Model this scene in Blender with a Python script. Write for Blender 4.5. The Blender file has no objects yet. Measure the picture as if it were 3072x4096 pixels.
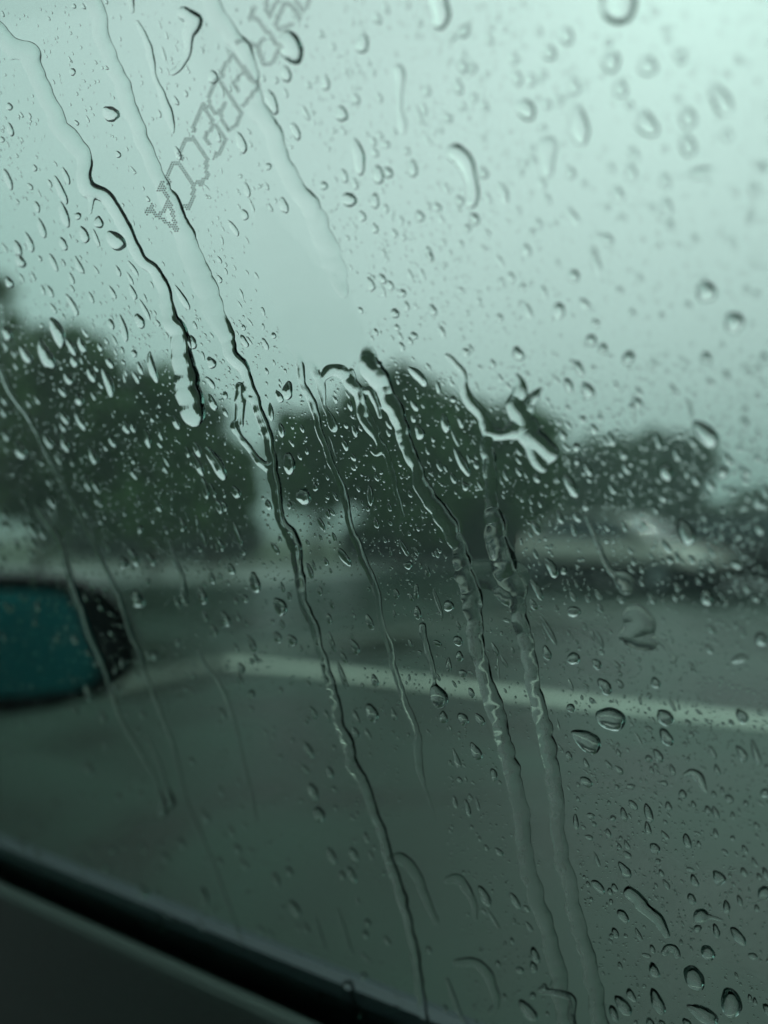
import bpy, math, random
import numpy as np
from mathutils import Vector, Matrix, noise

random.seed(7)
rng = np.random.default_rng(7)
S = bpy.context.scene
C = S.collection
R = math.radians

# ------------------------------------------------------------------ camera
EYE = Vector((0.0, 0.0, 1.15))
PITCH = R(1.5)
FPX = 2731.0                                   # focal length in photo pixels (24 mm on a 36 mm tall frame of 4096 px)
cam_d = bpy.data.cameras.new("camera")
cam = bpy.data.objects.new("camera", cam_d); C.objects.link(cam); S.camera = cam
cam.location = EYE
cam.rotation_euler = (math.pi / 2 + PITCH, 0, 0)
cam_d.sensor_fit = 'VERTICAL'; cam_d.sensor_height = 36.0; cam_d.sensor_width = 27.0; cam_d.lens = 24.0
cam_d.clip_start = 0.01; cam_d.clip_end = 3000
cam_d.dof.use_dof = True; cam_d.dof.focus_distance = 0.158; cam_d.dof.aperture_fstop = 4.8

# ------------------------------------------------------------------ sky, sun, exposure
SUN_EL, SUN_AZ = R(42), R(28)                   # high and to the right, behind the cloud
W = bpy.data.worlds.new("World"); S.world = W; W.use_nodes = True
nt = W.node_tree; N = nt.nodes; L = nt.links
N.clear()
HAZE = True
out = N.new('ShaderNodeOutputWorld'); bg = N.new('ShaderNodeBackground')
sky = N.new('ShaderNodeTexSky'); sky.sky_type = 'NISHITA'; sky.sun_disc = False
sky.sun_elevation = SUN_EL; sky.sun_rotation = SUN_AZ; sky.dust_density = 8; sky.air_density = 1.5
hs = N.new('ShaderNodeHueSaturation'); hs.inputs['Saturation'].default_value = 0.25
L.new(sky.outputs[0], hs.inputs['Color'])
geo = N.new('ShaderNodeTexCoord')
# soft bright area of the cloud deck round the hidden sun
dot = N.new('ShaderNodeVectorMath'); dot.operation = 'DOT_PRODUCT'
sd = Vector((math.sin(SUN_AZ) * math.cos(SUN_EL), math.cos(SUN_AZ) * math.cos(SUN_EL), math.sin(SUN_EL)))
dot.inputs[1].default_value = sd
L.new(geo.outputs['Generated'], dot.inputs[0])
rmp = N.new('ShaderNodeMapRange'); rmp.inputs['From Min'].default_value = 0.3; rmp.inputs['From Max'].default_value = 1.0
rmp.inputs['To Min'].default_value = 0.0; rmp.inputs['To Max'].default_value = 1.0; rmp.interpolation_type = 'SMOOTHSTEP'
L.new(dot.outputs['Value'], rmp.inputs['Value'])
cl = N.new('ShaderNodeTexNoise'); cl.inputs['Scale'].default_value = 1.6; cl.inputs['Detail'].default_value = 3
L.new(geo.outputs['Generated'], cl.inputs['Vector'])
clm = N.new('ShaderNodeMapRange'); clm.inputs['From Min'].default_value = 0.3; clm.inputs['From Max'].default_value = 0.7
clm.inputs['To Min'].default_value = 0.94; clm.inputs['To Max'].default_value = 1.05
L.new(cl.outputs['Fac'], clm.inputs['Value'])
cloud = N.new('ShaderNodeMix'); cloud.data_type = 'RGBA'
cloud.inputs['A'].default_value = (6.5, 7.15, 7.2, 1); cloud.inputs['B'].default_value = (12.2, 9.4, 10.2, 1)
L.new(rmp.outputs['Result'], cloud.inputs['Factor'])
cm = N.new('ShaderNodeVectorMath'); cm.operation = 'SCALE'
L.new(cloud.outputs['Result'], cm.inputs[0]); L.new(clm.outputs['Result'], cm.inputs['Scale'])
mx = N.new('ShaderNodeMix'); mx.data_type = 'RGBA'; mx.inputs['Factor'].default_value = 0.93
L.new(hs.outputs[0], mx.inputs['A']); L.new(cm.outputs[0], mx.inputs['B'])
L.new(mx.outputs['Result'], bg.inputs['Color']); bg.inputs['Strength'].default_value = 0.1
L.new(bg.outputs[0], out.inputs['Surface'])

sun_d = bpy.data.lights.new("sun", 'SUN'); sun_d.energy = 0.6; sun_d.angle = R(35); sun_d.cycles.use_multiple_importance_sampling = False; sun_d.color = (1, .97, .92)
sun = bpy.data.objects.new("sun", sun_d); C.objects.link(sun)
sun.rotation_euler = sd.to_track_quat('Z', 'Y').to_euler()

S.view_settings.view_transform = 'Standard'; S.view_settings.look = 'None'
S.view_settings.exposure = 0.0; S.view_settings.gamma = 1.0; S.view_settings.use_curve_mapping = False
cy = S.cycles
cy.max_bounces = 24; cy.transmission_bounces = 16; cy.transparent_max_bounces = 16; cy.glossy_bounces = 6
cy.diffuse_bounces = 3; cy.volume_bounces = 1
cy.caustics_refractive = False; cy.caustics_reflective = False
cy.use_denoising = True

# ------------------------------------------------------------------ helpers
def tag(o, label=None, cat=None, group=None, kind=None):
    if label: o['label'] = label
    if cat: o['category'] = cat
    if group: o['group'] = group
    if kind: o['kind'] = kind
    return o

def mesh(name, verts, faces, mat=None, parent=None, smooth=False):
    me = bpy.data.meshes.new(name)
    me.from_pydata([tuple(v) for v in verts], [], faces)
    if smooth:
        me.polygons.foreach_set('use_smooth', [True] * len(me.polygons))
    if mat: me.materials.append(mat)
    me.update()
    o = bpy.data.objects.new(name, me); C.objects.link(o)
    if parent: o.parent = parent
    return o

def empty(name, loc=(0, 0, 0), rz=0, parent=None):
    o = bpy.data.objects.new(name, None); C.objects.link(o)
    o.location = loc; o.rotation_euler = (0, 0, rz); o.empty_display_size = 0.1
    if parent: o.parent = parent
    return o

def material(name, color=(.5, .5, .5), rough=.6, metal=0.0, spec=.5, noise_amt=0.0, scale=5.0, bump=0.0, coord='Object'):
    m = bpy.data.materials.new(name); m.use_nodes = True
    n, l = m.node_tree.nodes, m.node_tree.links
    b = n['Principled BSDF']
    b.inputs['Base Color'].default_value = (*color, 1)
    b.inputs['Roughness'].default_value = rough; b.inputs['Metallic'].default_value = metal
    b.inputs['Specular IOR Level'].default_value = spec
    if noise_amt or bump:
        tc = n.new('ShaderNodeTexCoord'); t = n.new('ShaderNodeTexNoise')
        t.inputs['Scale'].default_value = scale; t.inputs['Detail'].default_value = 6
        l.new(tc.outputs[coord], t.inputs['Vector'])
        if noise_amt:
            r = n.new('ShaderNodeMix'); r.data_type = 'RGBA'
            r.inputs['A'].default_value = (*[c * (1 - noise_amt) for c in color], 1)
            r.inputs['B'].default_value = (*[min(1, c * (1 + noise_amt)) for c in color], 1)
            mr = n.new('ShaderNodeMapRange'); mr.inputs['From Min'].default_value = .3; mr.inputs['From Max'].default_value = .7
            l.new(t.outputs['Fac'], mr.inputs['Value'])
            l.new(mr.outputs['Result'], r.inputs['Factor']); l.new(r.outputs['Result'], b.inputs['Base Color'])
        if bump:
            bp = n.new('ShaderNodeBump'); bp.inputs['Strength'].default_value = bump; bp.inputs['Distance'].default_value = .01
            l.new(t.outputs['Fac'], bp.inputs['Height']); l.new(bp.outputs['Normal'], b.inputs['Normal'])
    return m

def box_geo(cx, cy_, cz, sx, sy, sz):
    v = [(cx + a * sx / 2, cy_ + b * sy / 2, cz + c * sz / 2) for c in (-1, 1) for b in (-1, 1) for a in (-1, 1)]
    f = [(0, 2, 3, 1), (4, 5, 7, 6), (0, 1, 5, 4), (2, 6, 7, 3), (0, 4, 6, 2), (1, 3, 7, 5)]
    return v, f

def join(*geos):
    V, F = [], []
    for v, f in geos:
        k = len(V); V += list(v); F += [tuple(i + k for i in q) for q in f]
    return V, F

def ground_at(px, D):
    "x of a photo column at distance D"
    return (px - 1536) / FPX * D

# ------------------------------------------------------------------ setting: ground, paving, paint
def asphalt():
    m = bpy.data.materials.new('wet_asphalt'); m.use_nodes = True
    n, l = m.node_tree.nodes, m.node_tree.links
    b = n['Principled BSDF']; tc = n.new('ShaderNodeTexCoord')
    big = n.new('ShaderNodeTexNoise'); big.inputs['Scale'].default_value = .8; big.inputs['Detail'].default_value = 4; big.inputs['Distortion'].default_value = .6
    fine = n.new('ShaderNodeTexNoise'); fine.inputs['Scale'].default_value = 60; fine.inputs['Detail'].default_value = 4
    l.new(tc.outputs['Object'], big.inputs['Vector']); l.new(tc.outputs['Object'], fine.inputs['Vector'])
    cr = n.new('ShaderNodeValToRGB')
    cr.color_ramp.elements[0].position = .40; cr.color_ramp.elements[0].color = (.005, .014, .006, 1)
    cr.color_ramp.elements[1].position = .62; cr.color_ramp.elements[1].color = (.028, .064, .044, 1)
    l.new(big.outputs['Fac'], cr.inputs['Fac'])
    mm = n.new('ShaderNodeMix'); mm.data_type = 'RGBA'; mm.blend_type = 'MULTIPLY'; mm.inputs['Factor'].default_value = .5
    l.new(cr.outputs['Color'], mm.inputs['A']); l.new(fine.outputs['Color'], mm.inputs['B'])
    l.new(mm.outputs['Result'], b.inputs['Base Color']); b.inputs['Specular IOR Level'].default_value = .27
    mr = n.new('ShaderNodeMapRange'); mr.inputs['From Min'].default_value = .35; mr.inputs['From Max'].default_value = .65
    mr.inputs['To Min'].default_value = .22; mr.inputs['To Max'].default_value = .42
    l.new(big.outputs['Fac'], mr.inputs['Value']); l.new(mr.outputs['Result'], b.inputs['Roughness'])
    bp = n.new('ShaderNodeBump'); bp.inputs['Strength'].default_value = .35; bp.inputs['Distance'].default_value = .01
    l.new(fine.outputs['Fac'], bp.inputs['Height']); l.new(bp.outputs['Normal'], b.inputs['Normal'])
    return m
M_ASPH = asphalt()
M_CONC = material('wet_concrete', (.42, .43, .38), .4, noise_amt=.25, scale=1.2, bump=.2)
M_GRASS = material('verge_grass', (.055, .075, .03), .9, noise_amt=.4, scale=2)
M_PAINT = material('road_paint', (.62, .64, .54), .45, noise_amt=.18, scale=6)
M_FAR = material('far_ground', (.12, .13, .09), .9, noise_amt=.3, scale=.05)

def sheet(name, pts, z, mat):
    return tag(mesh(name, [(x, y, z) for x, y in pts], [tuple(range(len(pts)))], mat), kind='structure')
sheet('ground', [(-1500, -1500), (1500, -1500), (1500, 1500), (-1500, 1500)], -0.004, M_FAR)
sheet('parking_lot', [(-60, -20), (60, -20), (60, 21.5), (-60, 21.5)], 0.0, M_ASPH)
sheet('pavement', [(-40, 15.2), (-2.4, 15.2), (1.2, 21.0), (-40, 21.0)], 0.004, M_CONC)
kv, kf = box_geo(0, 21.65, .06, 120, .3, .12)
tag(mesh('kerb', kv, kf, M_CONC), kind='structure')
sheet('grass_verge', [(-80, 21.8), (80, 21.8), (80, 60), (-80, 60)], 0.02, M_GRASS)

def gp(x, y):
    "ground point seen at a photo pixel"
    u = (x - 1536) / FPX; v = (2048 - y) / FPX
    d = Vector((u, math.cos(PITCH) - v * math.sin(PITCH), math.sin(PITCH) + v * math.cos(PITCH)))
    t = -EYE.z / d.z
    return EYE.x + d.x * t, EYE.y + d.y * t

M_WORN = material('worn_road_paint', (.13, .145, .115), .5, noise_amt=.35, scale=3)
def stripe(name, pts, w, mat=None):
    P = [Vector(gp(*p)) for p in pts]
    v, f = [], []
    for i, p in enumerate(P):
        t = (P[min(i + 1, len(P) - 1)] - P[max(i - 1, 0)]).normalized()
        nrm = Vector((-t.y, t.x))
        v += [(*(p + nrm * w / 2), .008), (*(p - nrm * w / 2), .008)]
    for i in range(len(P) - 1): f.append((2 * i, 2 * i + 1, 2 * i + 3, 2 * i + 2))
    return tag(mesh(name, v, f, mat or M_PAINT), kind='structure')
stripe('painted_line', [(880, 2652), (1150, 2672), (1536, 2716), (2000, 2772), (2400, 2820), (3072, 2893), (3500, 2940)], .21)
stripe('painted_line', [(300, 2790), (560, 2722), (880, 2654)], .24, M_WORN)
stripe('painted_line', [(905, 2634), (1300, 2570), (1700, 2515), (2100, 2470), (2700, 2420)], .20, M_WORN)

# ------------------------------------------------------------------ far background
M_HILL = material('far_hills', (.10, .13, .10), 1.0, noise_amt=.3, scale=.02)
hv, hf = [], []
for i in range(81):
    a = R(-75 + i * 150 / 80)
    h = 6 + 5 * noise.noise(Vector((i * .13, 3.1, 0))) + 2 * noise.noise(Vector((i * .7, 1.1, 0)))
    for k, (r, z) in enumerate(((230, -.5), (250, h), (330, h * .8), (360, -.5))):
        hv.append((math.sin(a) * r, math.cos(a) * r, z))
for i in range(80):
    for k in range(3): hf.append((i * 4 + k, i * 4 + 4 + k, i * 4 + 5 + k, i * 4 + 1 + k))
tag(mesh('distant_hills', hv, hf, M_HILL, smooth=True), kind='structure')

# hedge running behind the lot on the left: one dense clipped mass, counted as a thing
def leaf_mat(name, a, b):
    m = bpy.data.materials.new(name); m.use_nodes = True
    n, l = m.node_tree.nodes, m.node_tree.links
    p = n['Principled BSDF']; g = n.new('ShaderNodeNewGeometry')
    mixn = n.new('ShaderNodeMix'); mixn.data_type = 'RGBA'
    mixn.inputs['A'].default_value = (*a, 1); mixn.inputs['B'].default_value = (*b, 1)
    l.new(g.outputs['Random Per Island'], mixn.inputs['Factor']); l.new(mixn.outputs['Result'], p.inputs['Base Color'])
    p.inputs['Roughness'].default_value = .55
    return m
M_LEAF = leaf_mat('tree_leaves', (.034, .076, .024), (.12, .24, .055))
M_LEAF2 = leaf_mat('far_tree_leaves', (.035, .062, .03), (.10, .16, .06))
M_BARK = material('bark', (.085, .065, .05), .9, noise_amt=.3, scale=8, bump=.6)
M_HEDGE = leaf_mat('hedge_leaves', (.035, .05, .03), (.06, .085, .05))

def tube(pts, radii, seg=8):
    V, F = [], []
    for i, p in enumerate(pts):
        p = Vector(p); t = (Vector(pts[min(i + 1, len(pts) - 1)]) - Vector(pts[max(i - 1, 0)])).normalized()
        a = t.orthogonal().normalized(); b = t.cross(a)
        for k in range(seg):
            th = 2 * math.pi * k / seg
            V.append(p + (a * math.cos(th) + b * math.sin(th)) * radii[i])
    for i in range(len(pts) - 1):
        for k in range(seg):
            F.append((i * seg + k, i * seg + (k + 1) % seg, (i + 1) * seg + (k + 1) % seg, (i + 1) * seg + k))
    F.append(tuple(range(seg))[::-1]); F.append(tuple(range((len(pts) - 1) * seg, len(pts) * seg)))
    return V, F

def leaves(blobs, n, size, seed):
    "blobs = (x,y,z,rx,ry,rz): leaf-cluster quads spread through ellipsoids, dense near their shells"
    r = np.random.default_rng(seed)
    vol = np.array([b[3] * b[4] * b[5] for b in blobs]); vol = vol ** .8; pr = vol / vol.sum()
    idx = r.choice(len(blobs), n, p=pr); B = np.array(blobs)[idx]
    d = r.normal(size=(n, 3)); d /= np.linalg.norm(d, axis=1)[:, None]
    rad = r.random(n) ** .45
    wob = 1 + .22 * np.sin(d[:, 0] * 7 + B[:, 0]) * np.cos(d[:, 2] * 6 + B[:, 1] * 2)
    c = B[:, :3] + d * (rad * wob)[:, None] * B[:, 3:6]
    a = r.normal(size=(n, 3)); a /= np.linalg.norm(a, axis=1)[:, None]
    b = np.cross(a, r.normal(size=(n, 3))); b /= np.linalg.norm(b, axis=1)[:, None]
    s = size * (.5 + r.random(n))[:, None]
    V = np.stack([c - a * s, c + b * s * .6, c + a * s, c - b * s * .6], 1).reshape(-1, 3)
    V[:, 2] = np.maximum(V[:, 2], .05)
    F = np.arange(4 * n).reshape(-1, 4)
    return V.tolist(), [tuple(q) for q in F.tolist()]

def tree(px, D, top_px, half_w_px, label, base_px=2150, n=9000, mat=None, size=.17, seed=1, trunk_r=.16, name='tree'):
    x = ground_at(px, D); hor = 2120
    top = 1.15 + (hor - top_px) / FPX * D
    hw = half_w_px / FPX * D
    low = max(.5, 1.15 + (hor - base_px) / FPX * D)
    t = tag(empty(name, (x, D, 0)), label, 'tree', 'trees beyond the parking lot')
    rr = random.Random(seed)
    pts = [(0, 0, 0), (.08, .05, low * .5), (-.05, 0, low + .4), (.1, 0, (low + top) / 2), (0, 0, top * .85)]
    v, f = tube(pts, [trunk_r, trunk_r * .8, trunk_r * .7, trunk_r * .4, .03])
    mesh('trunk', v, f, M_BARK, t, True)
    blobs = []; ch = (top - low)
    for k in range(11):
        a = rr.random() * 6.28; q = rr.random() ** .6
        z = low + ch * (.2 + .62 * rr.random())
        env = math.sqrt(max(.15, 1 - ((z - low - ch * .42) / (ch * .62)) ** 2))
        bx, by = math.cos(a) * hw * .62 * q * env, math.sin(a) * hw * .5 * q * env
        br = hw * (.32 + .22 * rr.random())
        br = min(br, (top - z) * 1.0 + .2)
        blobs.append((bx, by, z, br, br, br * .8))
        lv, lf = tube([(0, 0, low + ch * .1), (bx * .5, by * .5, (low + z) / 2 + .1), (bx, by, z)], [trunk_r * .45, trunk_r * .28, .02], 5)
        mesh('limb', lv, lf, M_BARK, t, True)
    blobs.append((0, 0, low + ch * .45, hw * .7, hw * .6, ch * .42))
    for k in range(26):                                   # outlying sprays that break the outline
        a = rr.random() * 6.28; zz = rr.uniform(-.75, .95); e = math.sqrt(1 - zz * zz)
        br = hw * rr.uniform(.07, .16)
        blobs.append((math.cos(a) * hw * .9 * e, math.sin(a) * hw * .8 * e, low + ch * .45 + zz * ch * .50, br, br, br))
    v, f = leaves(blobs, n, size, seed)
    mesh('crown', v, f, mat or M_LEAF, t)
    return t

tree(-330, 13, 880, 440, 'tall dark tree cut off by the left edge above the mirror', 2100, 11000, size=.13, seed=3)
tree(150, 17, 1260, 390, 'broad dark green tree at far left above the wing mirror', 2170, 20000, size=.14, seed=4)
tree(610, 18, 1450, 330, 'rounded dark tree right of the one above the wing mirror', 2180, 17000, size=.15, seed=5)
tree(850, 20, 1690, 200, 'low green tree at the right end of the left-hand clump', 2160, 9000, size=.16, seed=6)
tree(1260, 22, 1560, 220, 'left tree of the central clump, with gaps of light in its crown', 2090, 8500, size=.15, seed=7)
tree(1600, 21, 1460, 350, 'tallest tree in the middle of the view, very dark and dense', 2230, 24000, size=.16, seed=8, trunk_r=.2)
tree(1880, 24, 1540, 230, 'dense tree filling the middle of the central clump behind its neighbours', 2230, 13000, size=.18, seed=18)
tree(2090, 23, 1570, 225, 'right tree of the central clump, left of the parked cars', 2230, 18000, size=.16, seed=9)
tree(2440, 33, 1720, 215, 'paler tree standing behind the parked cars', 2140, 14000, M_LEAF2, .22, 10)
tree(2680, 36, 1690, 185, 'pale rounded tree right of the one behind the parked cars', 2140, 10000, M_LEAF2, .24, 11)
tree(3010, 45, 1950, 120, 'small far tree at the right edge above the dark car', 2130, 5000, M_LEAF2, .28, 12)
tree(3330, 40, 1900, 200, 'far tree just outside the right edge of the view', 2130, 4000, M_LEAF2, .28, 13)

hv, hf = leaves([(x, 26 + .5 * math.sin(x), .9, 1.2, .8, 1.0 + .25 * math.sin(x * 1.7)) for x in np.arange(-12, -5.2, .9)], 13000, .12, 21)
hedge = tag(mesh('hedge', hv, hf, M_HEDGE), 'long low hedge at the back of the lot under the left-hand trees', 'hedge')
hv, hf = leaves([(x, 25 + .4 * math.sin(x), .7, 1.2, .8, .8) for x in np.arange(-.6, 9, .9)], 14000, .12, 22)
hedge = tag(mesh('hedge', hv, hf, M_HEDGE), 'low dark hedge under the central trees and behind the parked car', 'hedge')

# ------------------------------------------------------------------ rain mist
if HAZE:
    hv, hf = box_geo(0, 150, 19, 1000, 1000, 42)
    mh = bpy.data.materials.new('rain_mist'); mh.use_nodes = True
    mn = mh.node_tree.nodes; ml = mh.node_tree.links; mn.clear()
    mo = mn.new('ShaderNodeOutputMaterial'); pv = mn.new('ShaderNodeVolumePrincipled')
    pv.inputs['Color'].default_value = (.93, .97, .98, 1); pv.inputs['Density'].default_value = .0052
    ml.new(pv.outputs[0], mo.inputs['Volume'])
    tag(mesh('haze', hv, hf, mh), kind='stuff')

# ------------------------------------------------------------------ parked cars
M_CARGLASS = material('car_glass', (.012, .016, .018), .05, spec=.9)
M_TYRE = material('tyre', (.02, .02, .02), .7); M_RIM = material('rim', (.35, .35, .36), .3, metal=.9)
M_LAMP = material('headlight', (.6, .6, .6), .1); M_TAIL = material('tail_light', (.25, .01, .01), .2)
M_DARKTRIM = material('dark_trim', (.006, .006, .007), .8, spec=.2)

def loft(sections):
    "sections: list of rings with equal vertex count"
    n = len(sections[0]); V = [p for s in sections for p in s]; F = []
    for i in range(len(sections) - 1):
        for k in range(n):
            F.append((i * n + k, (i + 1) * n + k, (i + 1) * n + (k + 1) % n, i * n + (k + 1) % n))
    F.append(tuple(range(n))); F.append(tuple(range((len(sections) - 1) * n, len(sections) * n))[::-1])
    return V, F

def parked_car(loc, rz, paint, label):
    t = tag(empty('parked_car', loc, rz), label, 'car', 'cars parked on the far side of the lot')
    mp = material('car_paint', paint, .25, spec=.6)
    secs = []          # x along length (front = +x)
    for x, w, zb, zt in ((-2.2, .60, .42, .78), (-2.12, .78, .30, .92), (-1.6, .86, .22, .99), (-.6, .88, .2, .97), (.6, .88, .2, .95), (1.2, .87, .2, .92), (1.8, .84, .24, .80), (2.12, .74, .3, .66), (2.24, .55, .38, .56)):
        c = .12
        zb = max(zb, .44)
        secs.append([(x, -w + c, zb), (x, w - c, zb), (x, w, zb + c), (x, w, zt - c * 1.5), (x, w - c * 1.3, zt), (x, -w + c * 1.3, zt), (x, -w, zt - c * 1.5), (x, -w, zb + c)])
    v, f = loft(secs); body = mesh('body', v, f, mp, t, True)
    cl_ = loft([[(x, -w, .20), (x, w, .20), (x, w * 1.01, .50), (x, -w * 1.01, .50)] for x, w in ((-2.14, .62), (-2.0, .82), (-.5, .875), (.8, .875), (1.9, .82), (2.16, .60))])
    mesh('shaded_sill', *cl_, M_DARKTRIM, t)  # dark sills, with the shadow low on the car put into their colour
    # cabin: roof and pillars, with glazing set into it
    roof = loft([[(-1.0, s * .60, 1.40) for s in (-1, 1)] + [(-1.0, s * .58, 1.445) for s in (1, -1)],
                 [(-.3, s * .64, 1.43) for s in (-1, 1)] + [(-.3, s * .62, 1.475) for s in (1, -1)],
                 [(.38, s * .60, 1.38) for s in (-1, 1)] + [(.38, s * .58, 1.425) for s in (1, -1)]])
    mesh('roof', *roof, mp, t, True)
    def quad(name, pts, m, th=.02):
        P = [Vector(p) for p in pts]; nn = (P[1] - P[0]).cross(P[2] - P[0]).normalized() * th
        V = P + [p - nn for p in P]; k = len(P)
        F = [tuple(range(k)), tuple(range(k, 2 * k))[::-1]] + [(i, i + k, (i + 1) % k + k, (i + 1) % k) for i in range(k)]
        return mesh(name, V, F, m, t)
    quad('windscreen', [(.40, -.56, 1.40), (.40, .56, 1.40), (1.22, .72, .94), (1.22, -.72, .94)], M_CARGLASS)
    quad('rear_window', [(-1.02, .55, 1.41), (-1.02, -.55, 1.41), (-1.72, -.68, 1.0), (-1.72, .68, 1.0)], M_CARGLASS)
    for s in (-1, 1):
        quad('side_window', [(-.20, s * .645, 1.39), (.36, s * .61, 1.36), (1.06, s * .76, .97), (-.20, s * .79, .98)][::s], M_CARGLASS)
        quad('side_window', [(-.96, s * .60, 1.36), (-.26, s * .645, 1.39), (-.26, s * .79, .98), (-1.45, s * .74, 1.0)][::s], M_CARGLASS)
        quad('door_pillar', [(-.26, s * .655, 1.41), (-.20, s * .655, 1.41), (-.20, s * .80, .97), (-.26, s * .80, .97)][::s], M_DARKTRIM)
        v, f = tube([(.42, s * .60, 1.40), (1.22, s * .76, .93)], [.035, .035], 6); mesh('windscreen_pillar', v, f, mp, t)
        v, f = tube([(-1.0, s * .60, 1.40), (-1.72, s * .72, 1.0)], [.045, .06], 6); mesh('rear_pillar', v, f, mp, t)
        hv, hf = box_geo(2.12, s * .58, .62, .14, .30, .12); mesh('headlight', hv, hf, M_LAMP, t)
        hv, hf = box_geo(-2.12, s * .62, .80, .16, .26, .14); mesh('tail_light', hv, hf, M_TAIL, t)
        hv, hf = box_geo(.78, s * .93, .98, .12, .16, .11); mesh('side_mirror', hv, hf, mp, t)
        for wx in (-1.35, 1.38):
            prof = [(.18, .10), (.31, .085), (.32, .0), (.31, -.085), (.18, -.10)]
            V, F = [], []
            for k in range(24):
                a = 2 * math.pi * k / 24
                for r_, y_ in prof: V.append((wx + math.cos(a) * r_, s * .80 + y_, .32 + math.sin(a) * r_))
            for k in range(24):
                for j in range(4):
                    F.append((k * 5 + j, k * 5 + j + 1, ((k + 1) % 24) * 5 + j + 1, ((k + 1) % 24) * 5 + j))
            w = mesh('wheel', V, F, M_TYRE, t, True)
            rv, rf = tube([(wx, s * .74, .32), (wx, s * .885, .32)], [.19, .17], 16); mesh('rim', rv, rf, M_RIM, w)
    hv, hf = box_geo(2.2, 0, .5, .1, .9, .12); mesh('grille', hv, hf, M_DARKTRIM, t)
    hv, hf = box_geo(0, 0, .24, 3.9, 1.5, .12); mesh('underbody', hv, hf, M_DARKTRIM, t)
    return t
parked_car((ground_at(2465, 13.8), 13.8, 0), R(-52), (.55, .48, .43), 'beige saloon car with a bright windscreen, parked left of the dark car')
parked_car((ground_at(3060, 13.0), 13.0, 0), R(-48), (.022, .012, .012), 'dark maroon saloon car parked at the right edge of the view')

# ------------------------------------------------------------------ the car the photograph is taken from
PN = Vector((math.sin(R(28.5)) * math.cos(R(20)), math.cos(R(28.5)) * math.cos(R(20)), math.sin(R(20)))).normalized()   # outward normal of the side window
PD = 0.130                                       # eye to the outer face of the glass
E1 = Vector((-math.cos(R(28.5)), math.sin(R(28.5)), 0))          # towards the front of the car
E2 = PN.cross(E1).normalized()
if E2.z < 0: E2 = -E2
cp_, sp_ = math.cos(PITCH), math.sin(PITCH)
def ray(x, y):
    u = (x - 1536) / FPX; v = (2048 - y) / FPX
    return Vector((u, cp_ - v * sp_, sp_ + v * cp_))
def on_pane(x, y, d=PD):
    r = ray(x, y); return EYE + r * (d / r.dot(PN))

CAR = tag(empty('car', EYE + PN * PD - E2 * .3), 'the car seen from inside, its rain covered side window, door trim and wing mirror', 'car')
M_CAB = material('headliner', (.10, .10, .10), .9)
M_TRIM = material('door_trim_plastic', (.034, .056, .049), .6, noise_amt=.1, scale=900, bump=.1)
M_RUB = material('rubber_seal', (.012, .012, .013), .75)
M_RUBO = material('outer_moulding', (.035, .045, .06), .5)
def adopt(o, p=CAR):
    o.parent = p; o.matrix_parent_inverse = Matrix.Translation(-CAR.location) if p is CAR else p.matrix_world.inverted()
    return o
bpy.context.view_layer.update()

def glass_mat():
    m = bpy.data.materials.new('tinted_window_glass'); m.use_nodes = True
    n, l = m.node_tree.nodes, m.node_tree.links; n.clear()
    o = n.new('ShaderNodeOutputMaterial'); tr = n.new('ShaderNodeBsdfTransparent'); gl = n.new('ShaderNodeBsdfGlossy')
    tr.inputs['Color'].default_value = (.728, .950, .888, 1)     # passed twice
    gl.inputs['Roughness'].default_value = .0
    fr = n.new('ShaderNodeFresnel'); ge = n.new('ShaderNodeNewGeometry'); io = n.new('ShaderNodeMapRange')
    io.inputs['To Min'].default_value = 1.5; io.inputs['To Max'].default_value = 1 / 1.5      # same reflectance from both sides of the pane
    l.new(ge.outputs['Backfacing'], io.inputs['Value']); l.new(io.outputs['Result'], fr.inputs['IOR'])
    mx = n.new('ShaderNodeMixShader')
    l.new(fr.outputs[0], mx.inputs[0]); l.new(tr.outputs[0], mx.inputs[1]); l.new(gl.outputs[0], mx.inputs[2]); l.new(mx.outputs[0], o.inputs['Surface'])
    return m
M_GLASS = glass_mat()
def pane_point(a, b, d): return EYE + PN * d + E1 * a + E2 * b
corners = [(-.30, -.30), (.78, -.30), (.55, .16), (.30, .26), (-.30, .28)]
V = [pane_point(a, b, PD - .0002) for a, b in corners] + [pane_point(a, b, PD - .0040) for a, b in corners]
k = len(corners)
F = [tuple(range(k)), tuple(range(k, 2 * k))[::-1]] + [(i, i + k, (i + 1) % k + k, (i + 1) % k) for i in range(k)]
PANE = adopt(mesh('window_glass', V, F, M_GLASS))

# swept trim along the belt line
P0, P1 = on_pane(0, 3529, PD - .004), on_pane(1024, 3985, PD - .004)
SD = (P1 - P0).normalized()
IN = -PN; UP = SD.cross(IN); UP = UP if UP.z > 0 else -UP
def sweep(name, prof, mat, a=-.9, b=.9, n=2, closed=True, parent=CAR):
    V, F = [], []
    for i in range(n):
        c = P0 + SD * (a + (b - a) * i / (n - 1))
        for p, q in prof: V.append(c + IN * p + UP * q)
    m = len(prof)
    for i in range(n - 1):
        for k in range(m if closed else m - 1):
            F.append((i * m + k, (i + 1) * m + k, (i + 1) * m + (k + 1) % m, i * m + (k + 1) % m))
    if closed: F.append(tuple(range(m))); F.append(tuple(range((n - 1) * m, n * m))[::-1])
    return adopt(mesh(name, V, F, mat, None, False), parent)
def arc(cx, cyy, r, a0, a1, n=8):
    return [(cx + r * math.cos(R(a0 + (a1 - a0) * i / n)), cyy + r * math.sin(R(a0 + (a1 - a0) * i / n))) for i in range(n + 1)]
sweep('inner_weatherstrip', [(.0006, -.03), (.0006, -.001)] + arc(.0025, -.003, .0022, 140, 0, 6) + [(.0048, -.03)], M_RUB)
W0, W1 = on_pane(0, 3399, PD), on_pane(1024, 3813, PD)
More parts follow.
